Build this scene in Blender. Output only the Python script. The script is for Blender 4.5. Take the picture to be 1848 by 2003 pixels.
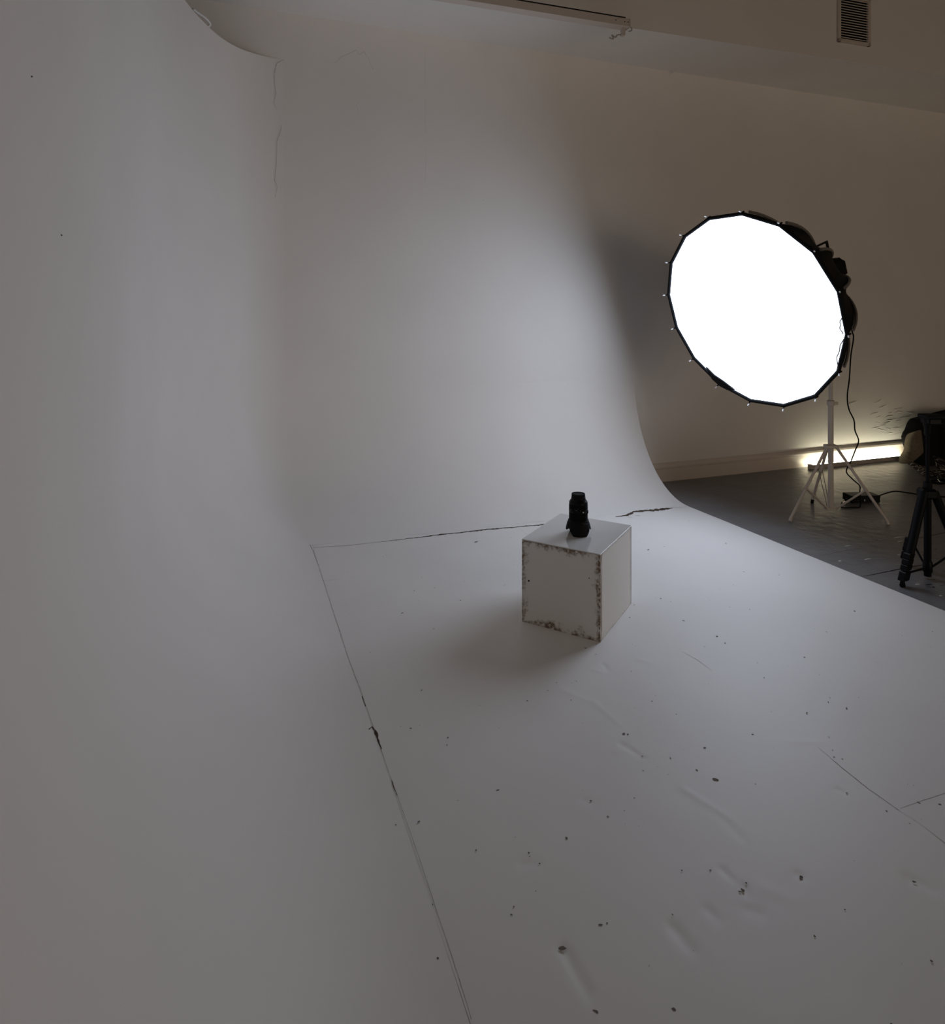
import bpy, math, random
import numpy as np
from mathutils import Vector, Matrix
random.seed(7); rng = np.random.default_rng(7)
for o in list(bpy.data.objects): bpy.data.objects.remove(o)
sc = bpy.context.scene; col = sc.collection
# ------------------------------------------------------------------ camera
CAM_H = 1.30; F = 1270.0; CX = 924.0; HZ = 615.0
YAW = math.atan((CX-460)/F)
cam = bpy.data.cameras.new('camera'); camo = bpy.data.objects.new('camera', cam); col.objects.link(camo)
camo.location = (0, 0, CAM_H); camo.rotation_euler = (math.pi/2, 0, -YAW)
cam.sensor_fit = 'VERTICAL'; cam.sensor_height = 36; cam.lens = F/2003*36
cam.shift_y = -(1001.5-HZ)/2003; cam.clip_start = .02
sc.camera = camo
# ------------------------------------------------------------------ light level
SOFTBOX_STRENGTH = 6.0
FILL_STRENGTH = 1.9  # brightness of the added fill panel behind the camera
TUBE_STRENGTH = 23.0
w = bpy.data.worlds.new('world'); sc.world = w; w.use_nodes = True
w.node_tree.nodes['Background'].inputs[0].default_value = (.9, .8, .68, 1)
w.node_tree.nodes['Background'].inputs[1].default_value = .05
sc.view_settings.view_transform = 'Standard'; sc.view_settings.look = 'None'
sc.view_settings.gamma = 1; sc.view_settings.use_curve_mapping = False
sc.view_settings.exposure = -0.1
sc.cycles.max_bounces = 16; sc.cycles.diffuse_bounces = 10
# ------------------------------------------------------------------ pixel -> place helpers
CA, SA = math.cos(YAW), math.sin(YAW)
def ray(x, y):
    u = (x-CX)/F; v = -(y-HZ)/F
    return Vector((CA*u+SA, -SA*u+CA, v))
EYE = Vector((0, 0, CAM_H))
def onz(x, y, z=0.0): r = ray(x, y); return EYE+r*((z-CAM_H)/r.z)
def ony(x, y, Y): r = ray(x, y); return EYE+r*(Y/r.y)
def atd(x, y, D): return EYE+ray(x, y)*D
def onplane(x, y, p, n): r = ray(x, y); return EYE+r*((Vector(p)-EYE).dot(n)/r.dot(n))
RIGHT = Vector((CA, -SA, 0)); FWD = Vector((SA, CA, 0)); UP = Vector((0, 0, 1))
# ------------------------------------------------------------------ materials
def mat(name, c, rough=.6, spec=.4, metal=0, bump=0, bscale=40, var=0, vscale=3, emit=None, estr=0, coat=0):
    m = bpy.data.materials.new(name); m.use_nodes = True; nt = m.node_tree; b = nt.nodes['Principled BSDF']
    b.inputs['Base Color'].default_value = (*c, 1); b.inputs['Roughness'].default_value = rough
    b.inputs['Specular IOR Level'].default_value = spec; b.inputs['Metallic'].default_value = metal
    b.inputs['Coat Weight'].default_value = coat
    tc = nt.nodes.new('ShaderNodeTexCoord')
    if var:
        n = nt.nodes.new('ShaderNodeTexNoise'); n.inputs['Scale'].default_value = vscale; n.inputs['Detail'].default_value = 6
        nt.links.new(tc.outputs['Object'], n.inputs['Vector'])
        r = nt.nodes.new('ShaderNodeMapRange'); r.inputs[1].default_value = .3; r.inputs[2].default_value = .7
        r.inputs[3].default_value = 1-var; r.inputs[4].default_value = 1+var*.4
        nt.links.new(n.outputs['Fac'], r.inputs[0])
        v = nt.nodes.new('ShaderNodeVectorMath'); v.operation = 'SCALE'; v.inputs[0].default_value = c
        nt.links.new(r.outputs[0], v.inputs['Scale']); nt.links.new(v.outputs[0], b.inputs['Base Color'])
    if bump:
        n2 = nt.nodes.new('ShaderNodeTexNoise'); n2.inputs['Scale'].default_value = bscale; n2.inputs['Detail'].default_value = 5
        nt.links.new(tc.outputs['Object'], n2.inputs['Vector'])
        bp = nt.nodes.new('ShaderNodeBump'); bp.inputs['Strength'].default_value = bump; bp.inputs['Distance'].default_value = .01
        nt.links.new(n2.outputs['Fac'], bp.inputs['Height']); nt.links.new(bp.outputs[0], b.inputs['Normal'])
    if emit:
        b.inputs['Emission Color'].default_value = (*emit, 1); b.inputs['Emission Strength'].default_value = estr
    return m
M = {}
M['cove'] = mat('white_cove_paint', (.82, .79, .755), .5, .3, bump=.05, bscale=14, var=.03, vscale=2.2)
M['wall'] = mat('warm_white_wall_paint', (.82, .79, .755), .55, .25, bump=.06, bscale=11, var=.03, vscale=2.2)
M['room'] = mat('cream_wall_paint', (.42, .35, .28), .8, .2, var=.1, vscale=1)
M['ceil'] = mat('dark_ceiling_paint', (.10, .085, .07), .8, .2)
M['floor'] = mat('grey_floor_paint', (.185, .186, .195), .32, .5, bump=.5, bscale=14, var=.16, vscale=5)
M['trim'] = mat('cream_gloss_trim', (.70, .63, .56), .35, .4, bump=.03)
M['crack'] = mat('exposed_brown_board', (.085, .063, .045), .9, .1)
M['hair'] = mat('hairline_grey', (.38, .36, .34), .9, .1)
M['chip'] = mat('dark_paint_chip', (.20, .175, .15), .9, .1, var=.3, vscale=60)
M['black'] = mat('black_plastic', (.005, .005, .006), .4, .12)
M['blackmatte'] = mat('black_matte_plastic', (.008, .008, .009), .7, .15, bump=.05, bscale=200)
M['blackmetal'] = mat('black_anodised_metal', (.005, .006, .008), .5, .1)
M['rubber'] = mat('black_rubber', (.006, .006, .006), .8, .12)
M['cloth'] = mat('black_nylon', (.008, .008, .009), .75, .15, bump=.25, bscale=90)
M['rod'] = mat('grey_rod_sleeve', (.20, .185, .175), .6, .3)
M['silver'] = mat('bright_metal', (.75, .75, .75), .25, .5, metal=1)
M['standpaint'] = mat('cream_painted_steel', (.62, .55, .49), .4, .4)
M['whiteplastic'] = mat('white_plastic', (.75, .74, .72), .4, .4)
M['vent'] = mat('painted_vent_metal', (.62, .55, .48), .5, .3)
M['dark'] = mat('dark_shade_and_marks', (.008, .008, .008), .9, .1)  # near-black: shade of duct and batten gap, also screws, holes and floor lines
M['tan'] = mat('tan_rug_backing', (.21, .18, .13), .95, .1, bump=.6, bscale=120, var=.2, vscale=40)
M['whiteprint'] = mat('white_print', (.7, .7, .7), .5, .3)
M['greyprint'] = mat('grey_print', (.25, .25, .26), .5, .3)
def rug_mat():
    m = mat('black_rug_cream_scrolls', (.02, .02, .022), .95, .1, bump=.4, bscale=150); nt = m.node_tree; b = nt.nodes['Principled BSDF']
    tc = nt.nodes.new('ShaderNodeTexCoord'); n = nt.nodes.new('ShaderNodeTexNoise'); n.inputs['Scale'].default_value = 9; n.inputs['Distortion'].default_value = 1.5; n.inputs['Detail'].default_value = 1
    nt.links.new(tc.outputs['Object'], n.inputs['Vector'])
    s = nt.nodes.new('ShaderNodeMath'); s.operation = 'SUBTRACT'; s.inputs[1].default_value = .5; nt.links.new(n.outputs['Fac'], s.inputs[0])
    a = nt.nodes.new('ShaderNodeMath'); a.operation = 'ABSOLUTE'; nt.links.new(s.outputs[0], a.inputs[0])
    r = nt.nodes.new('ShaderNodeMapRange'); r.inputs[1].default_value = .018; r.inputs[2].default_value = .03; nt.links.new(a.outputs[0], r.inputs[0])
    mx = nt.nodes.new('ShaderNodeMix'); mx.data_type = 'RGBA'; mx.inputs[6].default_value = (.42, .38, .31, 1); mx.inputs[7].default_value = (.018, .018, .02, 1)
    nt.links.new(r.outputs[0], mx.inputs[0]); nt.links.new(mx.outputs[2], b.inputs['Base Color']); return m
M['rug'] = rug_mat()
def box_mat(name, worn):
    m = mat(name, (.70, .68, .64), .25, .5, coat=.0); nt = m.node_tree; b = nt.nodes['Principled BSDF']
    tc = nt.nodes.new('ShaderNodeTexCoord')
    sep = nt.nodes.new('ShaderNodeSeparateXYZ'); nt.links.new(tc.outputs['Generated'], sep.inputs[0])
    def edge(sock):       # distance to the nearer panel edge, 0..0.5
        s = nt.nodes.new('ShaderNodeMath'); s.operation = 'SUBTRACT'; s.inputs[1].default_value = .5; nt.links.new(sock, s.inputs[0])
        a = nt.nodes.new('ShaderNodeMath'); a.operation = 'ABSOLUTE'; nt.links.new(s.outputs[0], a.inputs[0])
        d = nt.nodes.new('ShaderNodeMath'); d.operation = 'SUBTRACT'; d.inputs[0].default_value = .5; nt.links.new(a.outputs[0], d.inputs[1]); return d.outputs[0]
    mn = nt.nodes.new('ShaderNodeMath'); mn.operation = 'SMOOTH_MIN'; mn.inputs[2].default_value = .06
    nt.links.new(edge(sep.outputs[0]), mn.inputs[0]); nt.links.new(edge(sep.outputs[2]), mn.inputs[1])
    n = nt.nodes.new('ShaderNodeTexNoise'); n.inputs['Scale'].default_value = 4.2; n.inputs['Detail'].default_value = 8; n.inputs['Roughness'].default_value = .68
    nt.links.new(tc.outputs['Generated'], n.inputs['Vector'])
    k = nt.nodes.new('ShaderNodeMath'); k.operation = 'MULTIPLY_ADD'; k.inputs[1].default_value = worn; k.inputs[2].default_value = -worn*.5+(.05 if worn > .3 else .004)
    nt.links.new(n.outputs['Fac'], k.inputs[0])
    d = nt.nodes.new('ShaderNodeMath'); d.operation = 'SUBTRACT'; nt.links.new(k.outputs[0], d.inputs[0]); nt.links.new(mn.outputs[0], d.inputs[1])
    r = nt.nodes.new('ShaderNodeMapRange'); r.interpolation_type = 'SMOOTHSTEP'; r.inputs[1].default_value = -.03; r.inputs[2].default_value = .06; nt.links.new(d.outputs[0], r.inputs[0])
    n3 = nt.nodes.new('ShaderNodeTexNoise'); n3.inputs['Scale'].default_value = 26; n3.inputs['Detail'].default_value = 6; nt.links.new(tc.outputs['Generated'], n3.inputs['Vector'])
    r3 = nt.nodes.new('ShaderNodeMapRange'); r3.inputs[1].default_value = .30; r3.inputs[2].default_value = .52; nt.links.new(n3.outputs['Fac'], r3.inputs[0])
    mu = nt.nodes.new('ShaderNodeMath'); mu.operation = 'MULTIPLY'; nt.links.new(r.outputs[0], mu.inputs[0]); nt.links.new(r3.outputs[0], mu.inputs[1])
    mx = nt.nodes.new('ShaderNodeMix'); mx.data_type = 'RGBA'; mx.inputs[6].default_value = (.70, .68, .64, 1); mx.inputs[7].default_value = (.17, .115, .075, 1)
    nt.links.new(mu.outputs[0], mx.inputs[0]); nt.links.new(mx.outputs[2], b.inputs['Base Color'])
    rr = nt.nodes.new('ShaderNodeMapRange'); rr.inputs[3].default_value = .25; rr.inputs[4].default_value = .85; nt.links.new(mu.outputs[0], rr.inputs[0]); nt.links.new(rr.outputs[0], b.inputs['Roughness'])
    return m
M['boxtop'] = mat('white_gloss_laminate', (.70, .68, .645), .07, .6, var=.03, vscale=6)
M['boxworn'] = box_mat('worn_white_laminate', .5)
M['boxside'] = box_mat('white_laminate', .10)
M['diffuser'] = mat('lit_diffuser_cloth', (.8, .8, .8), .9, .1, emit=(.76, .865, 1.06), estr=SOFTBOX_STRENGTH)
M['fill_glow'] = mat('glowing_fill_panel', (.7, .62, .5), .9, .1, emit=(1.0, .80, .60), estr=FILL_STRENGTH)  # glowing surface of the added fill panel
M['tubelit'] = mat('lit_tube', (.8, .8, .8), .5, .2, emit=(1.0, .99, .76), estr=TUBE_STRENGTH)
# ------------------------------------------------------------------ mesh helpers
class MB:
    def __init__(s): s.v = []; s.f = []
    def add(s, vs, fs):
        k = len(s.v); s.v += [tuple(p) for p in vs]; s.f += [tuple(i+k for i in f) for f in fs]; return s
    def box(s, c, d, axes=None):
        c = Vector(c); ax = axes or (Vector((1, 0, 0)), Vector((0, 1, 0)), UP)
        vs = [c+ax[0]*(sx*d[0]/2)+ax[1]*(sy*d[1]/2)+ax[2]*(sz*d[2]/2) for sz in (-1, 1) for sy in (-1, 1) for sx in (-1, 1)]
        return s.add(vs, [(0, 2, 3, 1), (4, 5, 7, 6), (0, 1, 5, 4), (2, 6, 7, 3), (0, 4, 6, 2), (1, 3, 7, 5)])
    def rbox(s, c, d, b=.004, axes=None):          # box with chamfered edges
        c = Vector(c); ax = axes or (Vector((1, 0, 0)), Vector((0, 1, 0)), UP); h = [x/2 for x in d]; vs = []; idx = {}
        for sx in (-1, 1):
            for sy in (-1, 1):
                for sz in (-1, 1):
                    for k in range(3):
                        q = [h[j] if j == k else h[j]-b for j in range(3)]
                        idx[(sx, sy, sz, k)] = len(vs)
                        vs.append(c+ax[0]*(sx*q[0])+ax[1]*(sy*q[1])+ax[2]*(sz*q[2]))
        fs = []; S = (-1, 1)
        for k in range(3):
            a, bb = [j for j in range(3) if j != k]
            for sg in S:
                loop = []
                for p, q in ((-1, -1), (1, -1), (1, 1), (-1, 1)):
                    t = [0, 0, 0]; t[k] = sg; t[a] = p; t[bb] = q; loop.append(idx[(*t, k)])
                fs.append(tuple(loop))
        for k in range(3):
            a, bb = [j for j in range(3) if j != k]
            for p in S:
                for q in S:
                    t0 = [0, 0, 0]; t1 = [0, 0, 0]; t0[k] = -1; t1[k] = 1; t0[a] = t1[a] = p; t0[bb] = t1[bb] = q
                    fs.append((idx[(*t0, a)], idx[(*t1, a)], idx[(*t1, bb)], idx[(*t0, bb)]))
        for sx in S:
            for sy in S:
                for sz in S: fs.append(tuple(idx[(sx, sy, sz, k)] for k in range(3)))
        return s.add(vs, fs)
    def tube(s, pts, r, n=10, caps=True):
        pts = [Vector(p) for p in pts]; rs = r if isinstance(r, (list, tuple)) else [r]*len(pts); rings = []; prev = None
        for i, p in enumerate(pts):
            t = (pts[min(i+1, len(pts)-1)]-pts[max(i-1, 0)]).normalized()
            a = prev-t*prev.dot(t) if prev is not None else t.orthogonal()
            if a.length < 1e-6: a = t.orthogonal()
            a.normalize(); prev = a; b = t.cross(a)
            rings.append([p+(a*math.cos(2*math.pi*k/n)+b*math.sin(2*math.pi*k/n))*rs[i] for k in range(n)])
        vs = [q for g in rings for q in g]; fs = []
        for i in range(len(pts)-1):
            for k in range(n): k2 = (k+1) % n; fs.append((i*n+k, i*n+k2, (i+1)*n+k2, (i+1)*n+k))
        if caps: fs.append(tuple(range(n-1, -1, -1))); fs.append(tuple((len(pts)-1)*n+k for k in range(n)))
        return s.add(vs, fs)
    def lathe(s, prof, o=(0, 0, 0), ax=UP, n=48, caps=True):
        o = Vector(o); ax = Vector(ax).normalized(); a = ax.orthogonal().normalized(); b = ax.cross(a); vs = []; fs = []
        for (r, z) in prof:
            for k in range(n): t = 2*math.pi*k/n; vs.append(o+ax*z+(a*math.cos(t)+b*math.sin(t))*r)
        for i in range(len(prof)-1):
            for k in range(n): k2 = (k+1) % n; fs.append((i*n+k, i*n+k2, (i+1)*n+k2, (i+1)*n+k))
        if caps: fs.append(tuple(range(n-1, -1, -1))); fs.append(tuple((len(prof)-1)*n+k for k in range(n)))
        return s.add(vs, fs)
    def grid(s, rows):
        n = len(rows[0]); vs = [p for r in rows for p in r]
        return s.add(vs, [(i*n+j, i*n+j+1, (i+1)*n+j+1, (i+1)*n+j) for i in range(len(rows)-1) for j in range(n-1)])
    def build(s, name, m, parent=None, smooth=None, loc=None, sub=0, solid=0, bevel=0):
        me = bpy.data.meshes.new(name); loc = Vector(loc) if loc is not None else Vector((0, 0, 0))
        off = loc+(parent_world(parent) if parent else Vector((0, 0, 0)))
        me.from_pydata([Vector(p)-off for p in s.v], [], s.f); me.validate(); me.update()
        o = bpy.data.objects.new(name, me); col.objects.link(o); me.materials.append(M[m] if isinstance(m, str) else m)
        o.location = loc
        if parent: o.parent = parent
        if smooth is not None:
            me.polygons.foreach_set('use_smooth', [True]*len(me.polygons))
            if smooth < 180: me.set_sharp_from_angle(angle=math.radians(smooth))
        if solid: md = o.modifiers.new('solid', 'SOLIDIFY'); md.thickness = solid
        if sub: md = o.modifiers.new('sub', 'SUBSURF'); md.levels = md.render_levels = sub
        return o
def parent_world(p):
    v = Vector((0, 0, 0))
    while p: v += p.location; p = p.parent
    return v
def tag(o, label=None, cat=None, group=None, kind=None):
    if label: o['label'] = label
    if cat: o['category'] = cat
    if group: o['group'] = group
    if kind: o['kind'] = kind
    return o
def thing(name, loc, label, cat, group=None):
    o = bpy.data.objects.new(name, None); o.empty_display_size = .05; col.objects.link(o); o.location = loc
    return tag(o, label, cat, group)
def spline(pts, n=8):
    P = [Vector(p) for p in pts]; out = []
    for i in range(len(P)-1):
        p0 = P[max(i-1, 0)]; p1 = P[i]; p2 = P[i+1]; p3 = P[min(i+2, len(P)-1)]
        for k in range(n):
            t = k/n
            out.append(.5*((2*p1)+(p2-p0)*t+(2*p0-5*p1+4*p2-p3)*t*t+(3*p1-p0-3*p2+p3)*t**3))
    out.append(P[-1]); return out
# ================================================================== SETTING
WY = 4.237                     # back wall plane
ZF = .010                      # top of the white cove floor
ROOM = dict(x0=-.62, x1=7.2, y0=-4.0, zt=4.3)
def slab(name, lo, hi, m, label, cat):
    lo = Vector(lo); hi = Vector(hi)
    return tag(MB().box((lo+hi)/2, hi-lo).build(name, m), label, cat, kind='structure')
slab('floor', (ROOM['x0'], ROOM['y0'], -.1), (ROOM['x1'], WY, 0), 'floor', 'dark grey painted studio floor beside the white cove', 'floor')
slab('wall_back', (ROOM['x0']-.1, WY, -.1), (ROOM['x1'], WY+.12, ROOM['zt']), 'wall', 'plain warm white back wall behind the softbox', 'wall')
slab('wall_left', (ROOM['x0']-.1, ROOM['y0'], -.1), (ROOM['x0'], WY, ROOM['zt']), 'wall', 'side wall hidden behind the tall cove', 'wall')
slab('wall_right', (ROOM['x1'], ROOM['y0'], -.1), (ROOM['x1']+.1, WY+.1, ROOM['zt']), 'room', 'cream side wall beyond the black tripod', 'wall')
slab('wall_front', (ROOM['x0']-.1, ROOM['y0']-.1, -.1), (ROOM['x1']+.1, ROOM['y0'], ROOM['zt']), 'ceil', 'dark brown wall facing the cove', 'wall')
slab('ceiling', (ROOM['x0']-.1, ROOM['y0']-.1, ROOM['zt']), (ROOM['x1']+.1, WY+.12, ROOM['zt']+.1), 'ceil', 'dark brown ceiling above the bulkhead', 'ceiling')
# unseen glowing panel with a frame, added behind the camera as warm fill light
wx0, wx1, wz0, wz1, wy = 2.2, 7.0, .15, 2.3, ROOM['y0']
wn = tag(MB().box(((wx0+wx1)/2, wy+.012, (wz0+wz1)/2), (wx1-wx0, .02, wz1-wz0)).build('added_fill_panel', 'fill_glow'), 'unseen glowing panel added as warm fill light on the wall facing the cove', 'fill light', kind='structure')
for x in np.linspace(wx0, wx1, 5): MB().rbox((x, wy+.03, (wz0+wz1)/2), (.07, .06, wz1-wz0+.07), .004).build('fill_panel_frame', 'trim', wn)
for z in (wz0, wz1): MB().rbox(((wx0+wx1)/2, wy+.03, z), (wx1-wx0, .056, .07), .004).build('fill_panel_frame', 'trim', wn)
# bulkhead (boxed duct) running along the back wall under the ceiling
BZ = 3.199
e0 = onz(870, 0, BZ); e1 = onz(1848, 148, BZ); ed = (e1-e0)/(e1.x-e0.x)
b0 = e0+ed*(ROOM['x0']-e0.x); b1 = e0+ed*(ROOM['x1']-e0.x)
mb = MB(); T = ROOM['zt']
mb.add([(b0.x, b0.y, BZ), (b1.x, b1.y, BZ), (b1.x, WY, BZ), (b0.x, WY, BZ), (b0.x, b0.y, T), (b1.x, b1.y, T), (b1.x, WY, T), (b0.x, WY, T)],
       [(0, 3, 2, 1), (0, 1, 5, 4), (1, 2, 6, 5), (2, 3, 7, 6), (3, 0, 4, 7), (4, 5, 6, 7)])
tag(mb.build('ceiling_bulkhead', 'wall'), 'boxed bulkhead along the top of the back wall', 'bulkhead', kind='structure')
BN = Vector((ed.y, -1, 0)).normalized()          # outward normal of the bulkhead face
BX = Vector((1, ed.y, 0)).normalized()
# baseboard on the back wall with its moulding
mb = MB(); bx0, bx1 = 2.75, ROOM['x1']
prof = [(0, 0), (-.012, 0), (-.012, .098), (-.022, .104), (-.024, .118), (-.018, .132), (-.009, .142), (0, .146)]
vs = [(x, WY+p[0], p[1]) for x in (bx0, bx1) for p in prof]; n = len(prof)
mb.add(vs, [(i, i+1, n+i+1, n+i) for i in range(n-1)]+[tuple(range(n-1, -1, -1)), tuple(range(n, 2*n))])
tag(mb.build('baseboard_back', 'trim'), 'cream baseboard with a rounded top moulding', 'baseboard', kind='structure')
# ------------------------------------------------------------------ cyclorama
VR = .888
SEAM_C = Vector((.402, 3.716)); SEAM_R = Vector((2.862, 3.607))
def seam_y(x): return SEAM_C.y+(SEAM_R.y-SEAM_C.y)*(x-SEAM_C.x)/(SEAM_R.x-SEAM_C.x)
EDGE = lambda y: 2.862+.022*(3.607-y)            # right edge of the painted floor
plan = [(.287, WY), (.225, WY-.006), (.149, 4.212), (.073, 4.178), (.002, 4.124), (-.068, 4.034), (-.132, 3.912), (-.19, 3.766), (-.240, 3.605), (-.280, 3.43), (-.308, 3.2), (-.325, 2.9), (-.335, 2.5), (-.337, 2.0), (-.337, 1.0), (-.337, 0), (-.337, -1.5)]
plan = [Vector((p.x, p.y)) for p in spline([(x, y, 0) for x, y in plan], 6)]
PLAN = plan
cols = []
for x in np.linspace(2.862, .402, 50): cols.append((Vector((x, seam_y(x))), Vector((x, WY+.003)), False))
for t in np.linspace(0, 1, 6)[1:]: cols.append((SEAM_C.copy(), Vector((.402+(.287-.402)*t, WY+.003*(1-t))), False))
nflat = len(cols)-1
for p in plan[1:]:
    cols.append((Vector((SEAM_C.x, min(SEAM_C.y, p.y))), p, True))
NP = 28
rows = []
for S, W_, up in cols:
    r = []
    for i in range(NP+1):
        a = math.pi/2*i/NP; t = math.sin(a); z = ZF+VR*(1-math.cos(a))
        q = S+(W_-S)*t; r.append((q.x, q.y, z))
    rows.append(r)
mb = MB(); mb.grid(rows)
up = cols[nflat:]
ZT = 2.899
mb.grid([[(W_.x, W_.y, ZF+VR+(ZT-ZF-VR)*k/20) for k in range(21)] for S, W_, u in up])
lip = []
for i, (S, W_, u) in enumerate(up):
    a = up[max(i-1, 0)][1]; b = up[min(i+1, len(up)-1)][1]; tdir = (b-a).normalized(); nrm = Vector((tdir.y, -tdir.x))
    if nrm.x > 0 and i > 3: nrm = -nrm
    if nrm.dot(Vector((-.7, .7))) < 0: nrm = -nrm
    th = .016*min(1, i/6)
    q = W_+nrm*th; lip.append([(W_.x, W_.y, ZT), (q.x, q.y, ZT), (q.x, q.y, ZT-.6)])
mb.grid(lip)
# end cap of the curved sheet at its right end and the drop of the floor edge
S, W_, _ = cols[0]; capv = rows[0]
mb.add([*capv, (W_.x, WY, 0), (S.x, S.y, 0)], [tuple(range(len(capv)+2))])
# flat floor with dents
DENTS = []
def dent(x, y, x2, y2, w, d):
    a = onz(x, y, ZF); b = onz(x2, y2, ZF); DENTS.append((a.x, a.y, b.x, b.y, w, d))
for d in ((1102, 1856, 1150, 1945, .012, -.0050), (1318, 1815, 1352, 1858, .014, -.004), (1412, 1700, 1432, 1720, .008, -.003), (1455, 1735, 1462, 1752, .009, -.003),
          (1780, 1718, 1822, 1740, .014, -.004), (1385, 1780, 1400, 1795, .012, -.0025), (1465, 1780, 1485, 1785, .016, -.0025), (1215, 1455, 1258, 1482, .010, -.003), (1205, 1470, 1240, 1462, .010, .002),
          (1340, 1545, 1425, 1600, .012, .0022), (1180, 1300, 1190, 1312, .010, -.003), (1160, 1310, 1178, 1316, .010, .003), (1020, 1690, 1048, 1688, .010, -.003), (1140, 1565, 1160, 1570, .01, -.0025),
          (1250, 1290, 1280, 1298, .012, .002), (1100, 1350, 1150, 1372, .012, .002), (1160, 1372, 1215, 1420, .010, .0018), (1640, 1545, 1660, 1555, .009, -.003), (1560, 1710, 1572, 1718, .009, -.003), (990, 1365, 1020, 1400, .01, -.0012), (1500, 1740, 1560, 1760, .02, .0015), (1450, 1640, 1412, 1600, .012, -.0015), (1540, 1450, 1600, 1452, .015, .0015)):
    dent(*d)
NXg, NYg = 330, 430
ys = np.linspace(-1.5, 1, NYg)                    # rows follow the back seam
vgrid = np.concatenate([np.linspace(0, .42, 40), np.linspace(.42, 1, NYg-40)[1:] if False else np.linspace(.425, 1, NYg-40)])
X = np.zeros((len(vgrid), NXg)); Y = np.zeros_like(X); Z = np.full_like(X, ZF)
for i, v in enumerate(vgrid):
    for_y = -1.5+v*(3.607+1.5); xs = np.linspace(SEAM_C.x, EDGE(for_y), NXg)
    X[i] = xs; Y[i] = -1.5+v*(SEAM_C.y+(SEAM_R.y-SEAM_C.y)*(xs-SEAM_C.x)/(SEAM_R.x-SEAM_C.x)+1.5)
for (ax, ay, bx, by, wd, dp) in DENTS:
    dx, dy = bx-ax, by-ay; L2 = dx*dx+dy*dy+1e-9
    t = np.clip(((X-ax)*dx+(Y-ay)*dy)/L2, 0, 1); d2 = (X-ax-t*dx)**2+(Y-ay-t*dy)**2
    Z += .65*dp*np.exp(-d2/(2*(wd*.7)**2))*(1-.4*t)
fade = np.clip((EDGE(0)-X)/.05, 0, 1)
def vnoise(sc_, amp):
    g = np.zeros_like(X)
    for k in range(14):
        th = rng.uniform(0, 2*np.pi); f = sc_*rng.uniform(.6, 1.6); g += np.sin(f*(X*np.cos(th)+Y*np.sin(th))+rng.uniform(0, 6.28))
    return g*amp/14**.5
Z += vnoise(9, .0006)+vnoise(28, .00016)
rowsf = [[(X[i, j], Y[i, j], Z[i, j]) for j in range(NXg)] for i in range(len(vgrid))]
mb.grid(rowsf)
mb.grid([[(X[i, -1], Y[i, -1], Z[i, -1]) for i in range(len(vgrid))], [(X[i, -1], Y[i, -1], 0) for i in range(len(vgrid))]])
cyc = tag(mb.build('cyclorama', 'cove', smooth=40), 'white painted infinity cove curving from floor into wall', 'infinity cove', kind='structure')
# cracks and wear on the cove
def ribbon(mb, pts, ws, nrm, step=.012, jag=.35):
    nrm = Vector(nrm); out = []; P = [Vector(p) for p in pts]; samples = []
    for i in range(len(P)-1):
        L = (P[i+1]-P[i]).length; n = max(1, int(L/step))
        for k in range(n): t = k/n; samples.append((P[i].lerp(P[i+1], t), ws[i]+(ws[i+1]-ws[i])*t))
    samples.append((P[-1], ws[-1])); prev = 0
    for i, (p, w_) in enumerate(samples):
        t = (samples[min(i+1, len(samples)-1)][0]-samples[max(i-1, 0)][0]).normalized(); s = t.cross(nrm).normalized()
        prev = .7*prev+random.uniform(-1, 1)*w_*jag
        a = w_*random.uniform(.3, 1)*.5; b = w_*random.uniform(.3, 1)*.5
        out.append([p+nrm*.0009+s*(prev+a), p+nrm*.0009+s*(prev-b)])
    mb.grid(out)
def fl(*px): return [onz(x, y, ZF) for x, y in px]
mb = MB()
ribbon(mb, fl((840, 1048), (862, 1046), (900, 1042), (940, 1037), (1000, 1032), (1074, 1025)), [.010, .022, .018, .024, .018, .020], UP, jag=.12)
ribbon(mb, fl((745, 1060), (800, 1053), (845, 1048)), [.006, .012, .014], UP, jag=.15)
ribbon(mb, fl((1204, 1011), (1225, 1008), (1240, 1001), (1268, 999), (1300, 996), (1316, 994)), [.012, .032, .026, .062, .052, .016], UP, jag=.06)
ribbon(mb, fl((1228, 1011), (1237, 1013)), [.006, .003], UP); ribbon(mb, fl((1242, 1008), (1251, 1009)), [.003, .006], UP)
ribbon(mb, fl((1316, 991), (1326, 993), (1340, 993)), [.003, .003, .002], UP)
ribbon(mb, fl((721, 1427), (727, 1422), (733, 1430), (744, 1466)), [.006, .010, .012, .007], UP, jag=.2)
ribbon(mb, fl((708, 1362), (716, 1382)), [.004, .003], UP); ribbon(mb, fl((766, 1526), (776, 1556)), [.003, .003], UP)
tag(mb.build('seam_crack', 'crack', cyc), 'dark split along the floor seam')
mb = MB()
ribbon(mb, fl((612, 1071), (680, 1067), (745, 1060)), [.004, .005, .005], UP, jag=.15)
ribbon(mb, fl((1316, 996), (1344, 994)), [.0015, .0015], UP, jag=.15)
sl = [(606, 1066), (612, 1076), (625, 1113), (640, 1160), (660, 1222), (680, 1285), (703, 1345), (716, 1382), (735, 1436), (760, 1510), (790, 1594), (825, 1695), (860, 1800), (895, 1905), (922, 1995)]
ribbon(mb, fl(*sl), [.006, .005]+[.0022]*5+[.0015]*8, UP, jag=.2)
ribbon(mb, fl((1600, 1462), (1650, 1505), (1700, 1545), (1757, 1585)), [.001, .0028, .003, .003], UP, jag=.1)
ribbon(mb, fl((1757, 1585), (1800, 1612), (1848, 1650)), [.001, .001, .0018], UP, jag=.1)
ribbon(mb, fl((1760, 1582), (1800, 1568), (1848, 1552)), [.001, .002, .0014], UP, jag=.1)
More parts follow.
